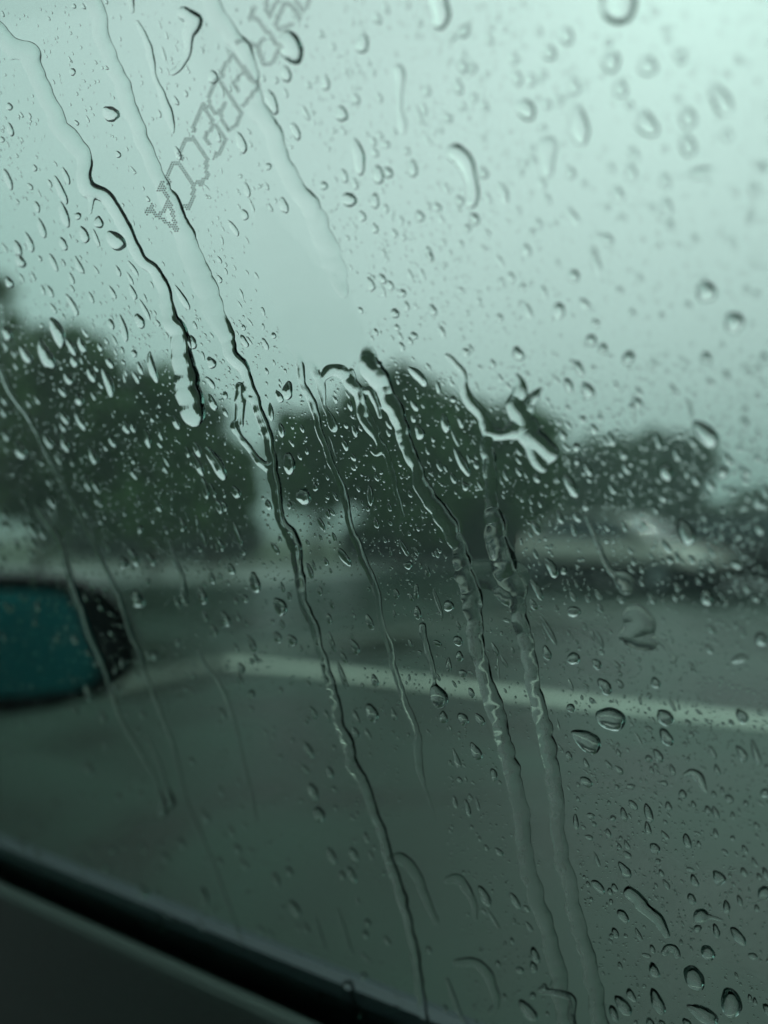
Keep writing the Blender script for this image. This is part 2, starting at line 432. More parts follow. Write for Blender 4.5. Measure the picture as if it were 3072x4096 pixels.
hgt = .82 * ((W0 - P0).dot(UP) + (W1 - P0).dot(UP)) / 2
sweep('outer_moulding', [(-.0048, -.03), (-.0048, hgt - .003), (-.007, hgt), (-.012, hgt - .002), (-.020, hgt - .012), (-.024, -.03)], M_RUBO)
sweep('door_trim', [(.0042, -.16), (.0042, .008)] + arc(.0105, .006, .006, 160, 60, 5) + [(.055, -.008), (.085, -.022)] + arc(.085, -.042, .020, 80, 0, 5) + [(.112, -.16), (.12, -.5), (.03, -.5)], M_TRIM)
sweep('door_skin', [(-.022, -.012), (-.055, -.06), (-.07, -.25), (-.05, -.7), (-.03, -.7), (-.02, -.1)], material('black_paint', (.012, .013, .014), .12, spec=.7))

# cabin shell round the camera (headliner, floor, far side, rear, front), dark cloth and plastic
def slab(name, c, sx, sy, sz, mat):
    "box aligned to the car: x = outward, y = forward"
    ox = Vector((PN.x, PN.y, 0)).normalized(); oy = E1; oz = Vector((0, 0, 1))
    v, f = box_geo(*c, sx, sy, sz)
    V = [Vector((EYE.x, EYE.y, 0)) + ox * p[0] + oy * p[1] + oz * p[2] for p in v]
    return adopt(mesh(name, V, f, mat))
slab('roof_lining', (-.66, -.2, 1.47), 1.22, 2.6, .04, M_CAB)
slab('floor', (-.6, -.2, .28), 1.5, 2.8, .04, M_RUB)
slab('rear_panel', (-.6, -1.5, .85), 1.4, .06, 1.2, M_CAB)
slab('far_door', (-1.34, -.2, .62), .06, 2.6, .66, M_TRIM)
slab('far_window', (-1.33, -.2, 1.2), .006, 2.6, .5, material('privacy_glass', (.02, .025, .025), .1))
slab('dashboard', (-.66, .92, .72), 1.3, .45, .5, M_RUB)
slab('front_seat', (-.42, -.55, .55), .52, .5, .4, M_CAB)
slab('seat_back', (-.42, -.85, .95), .50, .14, .7, M_CAB)
slab('centre_pillar', (.00, -.62, 1.05), .10, .16, .9, M_RUB)
slab('roof_rail', (-.02, -.2, 1.44), .10, 2.2, .10, M_RUB)

# dotted lettering printed on the glass
M_DOT = bpy.data.materials.new('frit_print'); M_DOT.use_nodes = True
_b = M_DOT.node_tree.nodes['Principled BSDF']; _b.inputs['Base Color'].default_value = (.045, .085, .12, 1); _b.inputs['Roughness'].default_value = .6
_b.inputs['Alpha'].default_value = .72
LET = [
 [[(606, 820), (589, 851)], [(596, 837), (650, 877), (705, 919)], [(652, 728), (637, 760)], [(647, 740), (666, 781), (681, 822), (695, 875), (705, 914)], [(637, 868), (671, 813)]],
 [[(678, 735), (666, 704), (693, 656), (719, 654), (738, 685), (760, 723), (774, 743), (772, 777), (770, 793), (751, 832), (735, 822)]],
 [[(729, 637), (717, 608), (746, 555), (775, 552), (801, 593), (829, 636), (823, 668), (829, 697), (806, 740), (787, 726)]],
 [[(778, 525), (772, 503), (815, 419), (852, 493), (903, 558), (887, 601), (856, 630)], [(852, 505), (815, 550), (834, 574)]],
 [[(873, 312), (965, 455)], [(873, 312), (836, 382), (838, 419), (860, 451), (883, 443), (901, 417)], [(883, 443), (887, 476), (914, 515), (934, 513), (961, 466)]],
 [[(891, 308), (887, 285), (924, 226), (934, 220), (957, 249), (981, 281), (1006, 318), (1036, 337), (1010, 376), (975, 419)], [(973, 287), (936, 331), (950, 361)]],
 [[(1020, 36), (1000, 77)], [(1012, 60), (1124, 190)], [(1057, 154), (1025, 186), (972, 157), (946, 171)], [(1037, 183), (1037, 217), (1059, 260), (1083, 256), (1124, 188)]],
 [[(1165, 97), (1120, 118), (1102, 96), (1127, 48), (1141, 12), (1170, 24), (1199, 72)]],
 [[(1069, 0), (1064, 41), (1081, 67), (1095, 31), (1112, 0)]],
 [[(1184, 0), (1211, 45), (1238, 0)], [(1225, -60), (1238, 0)]],
]
def seg_dist(p, a, b):
    ax, ay = a; bx, by = b; dx, dy = bx - ax, by - ay
    t = max(0, min(1, ((p[0] - ax) * dx + (p[1] - ay) * dy) / (dx * dx + dy * dy)))
    return math.hypot(p[0] - ax - t * dx, p[1] - ay - t * dy)
for li, strokes in enumerate(LET):
    V, F = [], []
    xs = [p[0] for s in strokes for p in s]; ys = [p[1] for s in strokes for p in s]
    for i in range(-30, 60):
        for j in range(-110, 60):
            # dot lattice turned to the text direction
            a_, b_ = 10.2 * i + (5.1 if j % 2 else 0), 8.0 * j
            th = R(56); x = 800 + a_ * math.cos(th) - b_ * math.sin(th) + (li * 0); y = 500 + a_ * math.sin(th) + b_ * math.cos(th)
            if not (min(xs) - 12 < x < max(xs) + 12 and min(ys) - 12 < y < max(ys) + 12): continue
            if min(seg_dist((x, y), s[q], s[q + 1]) for s in strokes for q in range(len(s) - 1)) > 8.6: continue
            k = len(V)
            for q in range(10):
                an = 2 * math.pi * q / 10
                V.append(on_pane(x + 3.9 * math.cos(an), y + 3.9 * math.sin(an), PD - .0041))
            F.append(tuple(range(k, k + 10)))
    if V: adopt(mesh('letter', V, F, M_DOT), PANE)

# wing mirror
M_HOUS = material('mirror_housing', (.010, .011, .013), .35, noise_amt=.4, scale=80, bump=.5)
M_MIR = material('mirror_glass', (.09, .50, .52), .05, metal=1.0)
def at(x, y, D):
    r = ray(x, y); return EYE + r * D
MD = .72
MIR = adopt(empty('wing_mirror', at(60, 2590, MD)))
bpy.context.view_layer.update()
def outline(s, dx=0):
    pts = [(-420, 2300), (-200, 2296), (100, 2296), (290, 2308), (425, 2350), (505, 2430), (550, 2540), (556, 2630), (522, 2705), (455, 2762), (350, 2800), (220, 2835), (60, 2862), (-150, 2880), (-420, 2890)]
    cx, cy0 = 60, 2590
    return [(cx + (x - cx) * s + dx, cy0 + (y - cy0) * s) for x, y in pts]
def rot_pts(P, c, ax, ang):
    q = Matrix.Rotation(ang, 3, ax); return [c + q @ (p - c) for p in P]
mc = at(60, 2590, MD)
MN = Vector((.55, -.83, -.07)).normalized()
back_dir = -MN
def on_mir(x, y, off=0.0):
    r = ray(x, y); return EYE + r * ((mc - EYE).dot(MN) / r.dot(MN)) + back_dir * off
secs = []
for s, off in ((.975, -.004), (1.0, .002), (1.01, .03), (.95, .07), (.75, .11), (.4, .135)):
    secs.append([on_mir(x, y, off) for x, y in outline(s)])
v, f = loft(secs); f = f[:-2] + [f[-1]]
hs_ = adopt(mesh('mirror_housing', v, f, M_HOUS, None, True), MIR)
gl_pts = [(-420, 2376), (-150, 2370), (120, 2370), (230, 2376), (282, 2404), (318, 2470), (345, 2570), (385, 2650), (400, 2700), (365, 2738), (280, 2766), (120, 2784), (-100, 2797), (-420, 2804)]
mg = [on_mir(x, y, .006) for x, y in gl_pts]
k = len(mg)
adopt(mesh('mirror_glass', mg + [p + back_dir * .004 for p in mg], [tuple(range(k))[::-1], tuple(range(k, 2 * k))] + [(i, (i + 1) % k, (i + 1) % k + k, i + k) for i in range(k)], M_MIR), MIR)
bz = [on_mir(x, y, .012) for x, y in outline(.985)]
adopt(mesh('bezel', bz, [tuple(range(len(bz)))], M_HOUS), MIR)
v, f = tube([at(-420, 2700, MD) + back_dir * .05, at(-700, 2800, .6), P0 + SD * -.35 + UP * .01 - IN * .03], [.04, .03, .035], 10)
adopt(mesh('mirror_arm', v, f, M_HOUS, None, True), MIR)

# ------------------------------------------------------------------ water on the glass
M_WATER = bpy.data.materials.new('rain_water'); M_WATER.use_nodes = True
_n, _l = M_WATER.node_tree.nodes, M_WATER.node_tree.links; _n.clear()
_o = _n.new('ShaderNodeOutputMaterial'); _g = _n.new('ShaderNodeBsdfGlass'); _g.inputs['IOR'].default_value = 1.333; _g.inputs['Roughness'].default_value = 0
_l.new(_g.outputs[0], _o.inputs['Surface'])
# the wetted side: no mirror reflection there, because water and glass are in optical contact
M_WET = bpy.data.materials.new('water_against_glass'); M_WET.use_nodes = True
_n, _l = M_WET.node_tree.nodes, M_WET.node_tree.links; _n.clear()
_o = _n.new('ShaderNodeOutputMaterial'); _g = _n.new('ShaderNodeBsdfRefraction'); _g.inputs['IOR'].default_value = 1.333; _g.inputs['Roughness'].default_value = 0
_l.new(_g.outputs[0], _o.inputs['Surface'])
GAP = PD + .00004
PNn = np.array(PN); EY = np.array(EYE)
def pane_np(x, y):
    u = (x - 1536) / FPX; v = (2048 - y) / FPX
    r = np.stack([u, cp_ - v * sp_, sp_ + v * cp_], -1)
    den = r @ PNn; t = GAP / den
    return EY + r * t[..., None], t          # point on the plane, depth (m per unit ray)

def place(o, V):
    "put the origin of a water body at its own middle"
    pass

def wet_slots(o, back):
    o.data.materials.append(M_WET)
    mi = np.zeros(len(o.data.polygons), np.int32); mi[back] = 1
    o.data.polygons.foreach_set('material_index', mi)
def water_object(name, V, F, back):
    c = V.mean(0)
    o = mesh(name, (V - c).tolist(), F, M_WATER, None, True); o.location = c
    wet_slots(o, back)
    return o

# ---- rivulets and pools: height field over a union of discs
def cap(q2, deg):
    "spherical cap of base radius 1 with the given contact angle, as a function of squared radius"
    Rc = 1 / math.sin(R(deg)); return np.sqrt(np.maximum(Rc * Rc - q2, 0)) - Rc * math.cos(R(deg))
def blur(A, k):
    n_ = max(2, int(round(3 * k))); ker = np.exp(-.5 * (np.arange(-n_, n_ + 1) / k) ** 2); ker /= ker.sum()
    A = np.apply_along_axis(lambda m: np.convolve(m, ker, 'same'), 0, A)
    return np.apply_along_axis(lambda m: np.convolve(m, ker, 'same'), 1, A)

def spline(pts, step=4.0):
    P = np.array([(p[0], p[1], p[2] / 2) for p in pts], float)
    if len(P) == 1: return P
    out = []
    Q = np.vstack([2 * P[0] - P[1], P, 2 * P[-1] - P[-2]])
    for i in range(1, len(Q) - 2):
        n = max(2, int(np.linalg.norm(Q[i + 1, :2] - Q[i, :2]) / step))
        t = np.linspace(0, 1, n, endpoint=False)[:, None]
        a, b, c, d = Q[i - 1], Q[i], Q[i + 1], Q[i + 2]
        out.append(.5 * (2 * b + (c - a) * t + (2 * a - 5 * b + 4 * c - d) * t ** 2 + (3 * b - 3 * c + d - a) * t ** 3))
    out.append(P[-1:]); return np.vstack(out)

MASK = np.zeros((1024 + 60, 768 + 60), bool)     # occupied glass, photo/4 px with a 30 px border
def water_body(name, chains, k=.42, step=3.2, wob=.12, seed=0, soft=1.1, label=None, cat='water trickle', group=None, mask=True):
    sams = []
    for ci, ch in enumerate(chains):
        ks, fade = 1.0, 0
        if isinstance(ch, tuple): ch, ks, fade = (*ch, 0)[:3]
        sm = spline(ch); sm[:, 2] = sm[:, 2] * 1.12 + 2.0
        if wob and len(sm) > 3:
            s = np.arange(len(sm)) * 4.0
            nz = np.array([noise.noise(Vector((q / 38., seed * 3.3 + ci, 0))) + .3 * noise.noise(Vector((q / 15., seed * 1.7 + ci, 5))) for q in s])
            ny = np.array([noise.noise(Vector((q / 60., seed * 2.3 + ci, 9))) for q in s])
            r0 = sm[:, 2].copy()
            sm[:, 2] = np.maximum(1.5, r0 * (1 + wob * 1.6 * nz)); sm[:, 0] += ny * r0 * .35
        s = np.arange(len(sm)) * 4.0
        kk = np.array([ks * (1 + (.55 * noise.noise(Vector((q / 95., seed * 5.1 + ci, 2))) + .14 * noise.noise(Vector((q / 40., seed * 4.1 + ci, 7))) if wob > .09 else 0)) for q in s])
        if seed == 4: kk = kk * np.interp(sm[:, 1], [2350, 2900, 3250], [.85, .75, .42])
        if seed == 1: kk = kk * np.interp(sm[:, 1], [0, 620, 720, 1130, 1230, 1310], [.40, .40, 1, 1, .5, 1])
        if seed == 2 and len(sm) > 300: kk = kk * np.interp(sm[:, 1], [0, 700, 900, 1000, 1300, 1420], [.42, .5, .7, .3, .4, 1])
        if seed == 3: kk = kk * np.interp(sm[:, 1], [0, 200, 800, 950], [.6, .8, .8, .45])
        if fade: kk = kk * np.clip(.06 + s / fade, 0, 1) ** 1.3
        sams.append(np.column_stack([sm, kk]))
    A = np.vstack(sams)
    x0, x1 = A[:, 0].min() - A[:, 2].max() - 12, A[:, 0].max() + A[:, 2].max() + 12
    y0, y1 = A[:, 1].min() - A[:, 2].max() - 12, A[:, 1].max() + A[:, 2].max() + 12
    nx, ny = int((x1 - x0) / step) + 2, int((y1 - y0) / step) + 2
    Fd = np.full((ny, nx), -1.0); Hd = np.zeros((ny, nx))
    def vnoise(sc_, sd_):
        g = np.random.default_rng(sd_ + 11).normal(size=(int(ny * step / sc_) + 4, int(nx * step / sc_) + 4))
        yy, xx = np.arange(ny) * step / sc_, np.arange(nx) * step / sc_
        i, j = yy.astype(int), xx.astype(int); u, v = yy - i, xx - j; u, v = u * u * (3 - 2 * u), v * v * (3 - 2 * v)
        a, b, c, d = g[np.ix_(i, j)], g[np.ix_(i, j + 1)], g[np.ix_(i + 1, j)], g[np.ix_(i + 1, j + 1)]
        return (a * (1 - v) + b * v) * (1 - u[:, None]) + (c * (1 - v) + d * v) * u[:, None]
    amp = wob * 11
    GX = x0 + np.arange(nx)[None, :] * step + amp * (.9 * vnoise(46, seed) + .5 * vnoise(21, seed + 5))
    GY = y0 + np.arange(ny)[:, None] * step + amp * (.9 * vnoise(46, seed + 50) + .5 * vnoise(21, seed + 55))
    for x, y, r, ks in A:
        r = max(r, 1.6); w = r * 1.35 + step + amp * 2
        i0, i1 = max(0, int((y - y0 - w) / step)), min(ny, int((y - y0 + w) / step) + 2)
        j0, j1 = max(0, int((x - x0 - w) / step)), min(nx, int((x - x0 + w) / step) + 2)
        f = 1 - ((GX[i0:i1, j0:j1] - x) ** 2 + (GY[i0:i1, j0:j1] - y) ** 2) / (r * r)
        sub = Fd[i0:i1, j0:j1]; np.maximum(sub, f, out=sub)
        sh = Hd[i0:i1, j0:j1]; np.maximum(sh, np.where(f > 0, ks * r * cap(1 - np.clip(f, 0, 1), 52), 0), out=sh)
    Fb = blur(np.maximum(Fd, -1.2), soft * .8) - .02
    ii, jj = np.mgrid[0:ny, 0:nx]
    ins = Fb > 0
    ins[0, :] = ins[-1, :] = False; ins[:, 0] = ins[:, -1] = False
    # vertex positions, outside neighbours pulled onto the contact line
    X = x0 + jj * step; Y = y0 + ii * step
    px, py, cnt = np.zeros_like(Fb), np.zeros_like(Fb), np.zeros_like(Fb)
    for di, dj in ((0, 1), (0, -1), (1, 0), (-1, 0), (1, 1), (-1, -1), (1, -1), (-1, 1)):
        ni = np.roll(ins, (di, dj), (0, 1)); nf = np.roll(Fb, (di, dj), (0, 1))
        m = ni & ~ins
        t = np.where(m, -Fb / np.maximum(nf - Fb, 1e-6), 0)
        px += np.where(m, X + t * (-dj) * step, 0); py += np.where(m, Y + t * (-di) * step, 0); cnt += m
    edge = cnt > 0
    X = np.where(edge, px / np.maximum(cnt, 1), X); Y = np.where(edge, py / np.maximum(cnt, 1), Y)
    use = ins | edge
    base, dep = pane_np(X, Y)
    Hd = Hd * (1 + .04 * vnoise(60, seed + 90) * (wob > .09))
    H = np.where(ins, (k / .42) * dep / FPX * blur(Hd, 1.5), 0)
    V = base + PNn * H[..., None]
    idx = -np.ones((ny, nx), int); idx[use] = np.arange(use.sum())
    q = use[:-1, :-1] & use[1:, :-1] & use[:-1, 1:] & use[1:, 1:]
    q &= ins[:-1, :-1] | ins[1:, :-1] | ins[:-1, 1:] | ins[1:, 1:]
    a, b, c, d = idx[:-1, :-1][q], idx[1:, :-1][q], idx[1:, 1:][q], idx[:-1, 1:][q]
    nV = use.sum()
    top = np.stack([a, d, c, b], 1)
    Vt, Vb = V[use], base[use]
    Fa = [tuple(t) for t in top.tolist()] + [tuple(t) for t in (top[:, ::-1] + nV).tolist()]
    o = water_object(name, np.vstack([Vt, Vb]), Fa, np.arange(len(top), 2 * len(top)))
    tag(o, label, cat, group)
    if mask:
        mi = ((Y[use] / 4) + 30).astype(int); mj = ((X[use] / 4) + 30).astype(int)
        ok = (mi >= 1) & (mi < MASK.shape[0] - 1) & (mj >= 1) & (mj < MASK.shape[1] - 1)
        for di in (-1, 0, 1):
            for dj in (-1, 0, 1): MASK[mi[ok] + di, mj[ok] + dj] = True
    return o

# ------------------------------------------------------------------ rivulets, traced on the glass (x, y, width in photo pixels)
water_body('rivulet', [[(-30, 100, 60), (18, 155, 60), (62, 191, 66), (111, 216, 75), (142, 278, 60), (179, 370, 58), (234, 494, 60), (290, 568, 62), (333, 617, 58), (336, 697, 52), (358, 755, 60), (425, 790, 48), (475, 860, 46), (520, 955, 44), (565, 1040, 40), (625, 1090, 42), (650, 1150, 44), (665, 1215, 50), (690, 1285, 58), (715, 1335, 66), (722, 1420, 78), (748, 1540, 88), (770, 1640, 84), (780, 1680, 50)],
    [(350, 750, 40), (364, 800, 22), (362, 850, 10)], [(80, 200, 40), (40, 228, 20)]], k=.42, seed=1, wob=.07,
    label='long rivulet at far left ending in a thick blunt bulb over the left-hand trees', group='rivulets running down the window')
water_body('rivulet', [[(350, -30, 62), (364, 0, 62), (395, 80, 55), (420, 185, 50), (457, 272, 50), (494, 346, 54), (525, 432, 55), (556, 531, 50), (593, 617, 50), (636, 710, 52), (667, 784, 58), (710, 864, 66), (740, 957, 74), (797, 1111, 80), (840, 1200, 76), (876, 1290, 70), (905, 1357, 56), (935, 1425, 46), (975, 1481, 38), (1000, 1549, 32), (1024, 1590, 28), (1043, 1672, 34), (1073, 1752, 36), (1083, 1826, 38), (1095, 1900, 38), (1110, 2011, 34), (1123, 2079, 34), (1160, 2147, 48), (1184, 2215, 44), (1197, 2295, 36), (1209, 2394, 30), (1234, 2455, 32), (1258, 2517, 34), (1283, 2603, 28), (1308, 2696, 32), (1333, 2789, 34), (1357, 2893, 34), (1388, 2974, 42), (1419, 3072, 42), (1456, 3134, 40), (1481, 3208, 36), (1512, 3282, 30), (1536, 3368, 34), (1561, 3455, 36), (1592, 3541, 32), (1617, 3628, 34), (1641, 3726, 32), (1666, 3825, 30), (1678, 3936, 30), (1697, 4060, 28), (1712, 4140, 28)],
    [(958, 1545, 26), (955, 1610, 22), (945, 1680, 16), (935, 1705, 24), (965, 1750, 22), (1000, 1800, 24), (1040, 1850, 24), (1070, 1872, 30)],
    [(1000, 1555, 20), (975, 1600, 16), (965, 1700, 14)], [(1003, 1592, 24), (1020, 1620, 22), (1045, 1650, 16)], [(945, 1600, 14), (975, 1560, 22)]], k=.42, seed=2,
    label='longest rivulet, running from the top edge through a small loop down to the sill', group='rivulets running down the window')
water_body('rivulet', [[(835, -30, 60), (843, 0, 60), (880, 80, 62), (925, 140, 58), (975, 200, 58), (1000, 290, 56), (1005, 380, 60), (1040, 455, 64), (1090, 520, 62), (1110, 600, 58), (1150, 690, 60), (1190, 760, 58), (1225, 800, 66), (1265, 880, 70), (1295, 960, 72), (1325, 1020, 72), (1350, 1100, 66), (1368, 1170, 40)],
    [(975, 200, 50), (990, 190, 30)]], k=.32, seed=3,
    label='broad rivulet from the top edge crossing the dotted lettering, ending in mid sky', group='rivulets running down the window')
water_body('rivulet', [([(1452, 1385, 40), (1470, 1425, 60), (1493, 1481, 74), (1536, 1555, 62), (1567, 1616, 60), (1598, 1685, 56), (1616, 1752, 50), (1641, 1820, 48), (1672, 1870, 42), (1684, 1937, 50), (1715, 1990, 58), (1752, 2030, 60), (1790, 2090, 64), (1815, 2150, 52), (1835, 2200, 50), (1850, 2260, 60), (1870, 2320, 64), (1890, 2390, 66), (1895, 2460, 58), (1900, 2540, 56), (1915, 2610, 52), (1935, 2700, 50), (1960, 2770, 60), (1985, 2840, 60), (2005, 2920, 54), (2020, 2980, 54), (2040, 3060, 56), (2060, 3134, 54), (2085, 3257, 56), (2097, 3380, 56), (2122, 3504, 56), (2159, 3627, 54), (2196, 3750, 54), (2227, 3874, 56), (2245, 3997, 56), (2264, 4120, 60)], 1.0, 110),
    ([(1050, 860, 60), (1110, 980, 120), (1180, 1120, 180), (1260, 1240, 240), (1320, 1330, 250), (1345, 1370, 190)], .08), 
    ([(1190, 1400, 26), (1197, 1440, 26), (1209, 1536, 28), (1240, 1592, 30), (1258, 1641, 26), (1277, 1715, 22), (1302, 1789, 22), (1326, 1851, 22), (1351, 1913, 20), (1376, 1987, 26), (1394, 2060, 22), (1406, 2128, 20), (1431, 2171, 24), (1450, 2227, 26), (1474, 2282, 24), (1499, 2338, 22), (1511, 2387, 24), (1518, 2449, 20), (1536, 2529, 22), (1561, 2591, 24), (1573, 2665, 20), (1598, 2733, 22), (1622, 2813, 24), (1647, 2869, 24), (1666, 2924, 20), (1672, 2998, 28), (1678, 3072, 24), (1692, 3120, 14), (1715, 3200, 10), (1745, 3280, 6)], 1.0, 90),
    ([(1234, 1430, 30), (1250, 1470, 30), (1271, 1518, 26), (1289, 1579, 20), (1296, 1620, 12), (1312, 1660, 20), (1330, 1700, 36), (1338, 1716, 22)], 1.0, 90),
    [(1296, 1610, 12), (1289, 1560, 18), (1292, 1515, 24), (1325, 1482, 42), (1370, 1492, 42), (1407, 1536, 44), (1438, 1592, 40), (1452, 1666, 32), (1481, 1721, 30), (1512, 1765, 24), (1548, 1820, 22), (1567, 1888, 18), (1586, 1968, 15), (1604, 2035, 13), (1612, 2062, 12)],
    [(1407, 1481, 14), (1431, 1549, 16), (1456, 1561, 20), (1481, 1567, 24), (1505, 1616, 20), (1518, 1666, 12)],
    [(1456, 1567, 14), (1456, 1616, 14), (1487, 1678, 14), (1512, 1730, 18)],
    [(1530, 1790, 30), (1505, 1810, 26), (1490, 1800, 16)],
    [(1790, 1425, 18), (1815, 1450, 22), (1850, 1490, 24), (1857, 1560, 34), (1885, 1610, 42), (1920, 1650, 38), (1950, 1703, 48), (1950, 1790, 48), (1960, 1880, 44), (1965, 1960, 40), (1970, 2030, 44), (1985, 2110, 70), (2000, 2200, 80), (2030, 2290, 86), (2060, 2340, 90), (2066, 2430, 60), (2091, 2511, 54), (2110, 2603, 52), (2128, 2702, 50), (2140, 2764, 48), (2159, 2850, 54), (2178, 2937, 54), (2196, 3011, 54), (2215, 3134, 54), (2227, 3226, 54), (2230, 3319, 50), (2252, 3442, 54), (2283, 3566, 50), (2307, 3689, 52), (2344, 3812, 52), (2375, 3935, 54), (2405, 4120, 54)],
    [(1950, 1730, 40), (2010, 1738, 40), (2060, 1720, 60), (2100, 1710, 84), (2140, 1760, 84), (2180, 1800, 72), (2205, 1815, 46), (2190, 1840, 24)],
    [(2110, 1730, 60), (2130, 1800, 50), (2155, 1850, 46), (2170, 1872, 30)], [(2095, 1700, 70), (2062, 1620, 64), (2085, 1560, 46), (2070, 1500, 12)], [(2095, 1660, 60), (2130, 1600, 40), (2160, 1560, 16)],
    ([(1870, 2300, 90), (1935, 2300, 100), (2000, 2300, 110), (2060, 2310, 110)], .30), ([(1800, 2060, 90), (1880, 2080, 150), (1940, 2150, 190), (1960, 2230, 170)], .04), [(1880, 2390, 60), (1900, 2420, 50)], [(2000, 2370, 40), (2040, 2390, 60)], [(1945, 2290, 30), (1960, 2262, 12)], [(2070, 2300, 30), (2105, 2285, 14)]],
    k=.40, seed=4, wob=.11, label='branching web of water in the middle, fanning out of the clear patch into several rivulets', group='rivulets running down the window')
water_body('rivulet', [[(500, -30, 24), (520, 0, 24), (530, 45, 12)]], k=.45, seed=5, label='short streak of water at the top edge between two long rivulets', group='short streaks of water')
water_body('rivulet', [[(548, 90, 14), (575, 140, 18), (606, 240, 24), (615, 300, 14), (645, 370, 22), (668, 440, 34), (685, 490, 24), (693, 530, 6)]], k=.48, seed=6, label='thin wavy streak of water left of the dotted lettering', group='short streaks of water')
water_body('raindrop', [[(738, 55, 50), (772, 86, 60), (760, 126, 48), (752, 172, 28), (748, 215, 26), (718, 268, 22), (690, 292, 18)], [(735, 50, 40), (790, 82, 34)]], k=.6, seed=7, label='triangular drop with a curled tail at the top, left of the dotted lettering', cat='raindrop', group='raindrops on the window')
water_body('raindrop', [[(1150, 150, 50), (1172, 185, 84), (1182, 220, 60), (1190, 240, 30)]], k=.6, seed=8, wob=.05, label='large tongue-shaped drop at the right end of the dotted lettering', cat='raindrop', group='raindrops on the window')
water_body('raindrop', [[(1820, 612, 66), (1851, 640, 66), (1876, 691, 48), (1890, 765, 46), (1884, 806, 46)]], k=.55, seed=9, wob=.05, label='long club-shaped drop in the upper middle sky', cat='raindrop', group='raindrops on the window')
water_body('raindrop', [[(1592, 280, 40), (1597, 370, 26), (1598, 432, 18), (1607, 494, 28), (1613, 528, 14)]], k=.45, seed=10, label='thin blurred streak of water below the tall drop at the top edge', cat='raindrop', group='raindrops on the window')
water_body('raindrop', [[(1760, -30, 66), (1762, 50, 66), (1758, 90, 52)]], k=.55, seed=11, wob=.04, label='tall tongue of water hanging from the top edge, left of the wider one', cat='raindrop', group='raindrops on the window')
water_body('raindrop', [[(2475, -30, 128), (2478, 30, 120)]], k=.5, seed=12, wob=.03, label='widest tongue of water hanging from the top edge', cat='raindrop', group='raindrops on the window')
water_body('raindrop', [[(2190, 585, 70), (2188, 640, 56), (2185, 690, 40)]], k=.45, seed=13, wob=.1, label='ragged blurred drop in the upper right sky below the curved drop', cat='raindrop', group='raindrops on the window')
water_body('rivulet', [[(2345, 2062, 12), (2381, 2147, 16), (2412, 2227, 18), (2443, 2283, 20), (2470, 2305, 30), (2492, 2322, 60), (2500, 2350, 50)]], k=.3, seed=14, label='thin straight water thread ending in a flat patch over the beige parked car', group='short streaks of water')
water_body('puddle', [[(2540, 2465, 84), (2560, 2510, 110), (2540, 2545, 90), (2590, 2570, 60), (2605, 2590, 24)], [(2500, 2540, 50), (2560, 2570, 50)], [(2600, 2552, 18), (2622, 2556, 16), (2650, 2575, 16), (2675, 2605, 16), (2692, 2640, 24)]], k=.22, seed=15, wob=.08, label='flat patch of water shaped like a hand below the parked cars', cat='water patch')
water_body('rivulet', [[(1664, 2340, 8), (1664, 2365, 18), (1668, 2390, 8)], [(1690, 2505, 26), (1700, 2560, 20), (1715, 2620, 22), (1735, 2690, 16), (1738, 2735, 10), (1743, 2760, 34), (1754, 2792, 60), (1757, 2806, 50)], [(1668, 2432, 12), (1671, 2455, 26), (1673, 2468, 16)]], k=.62, seed=16, wob=.06, label='teardrop with a long thin neck hanging just above the white painted line', cat='raindrop', group='raindrops on the window')
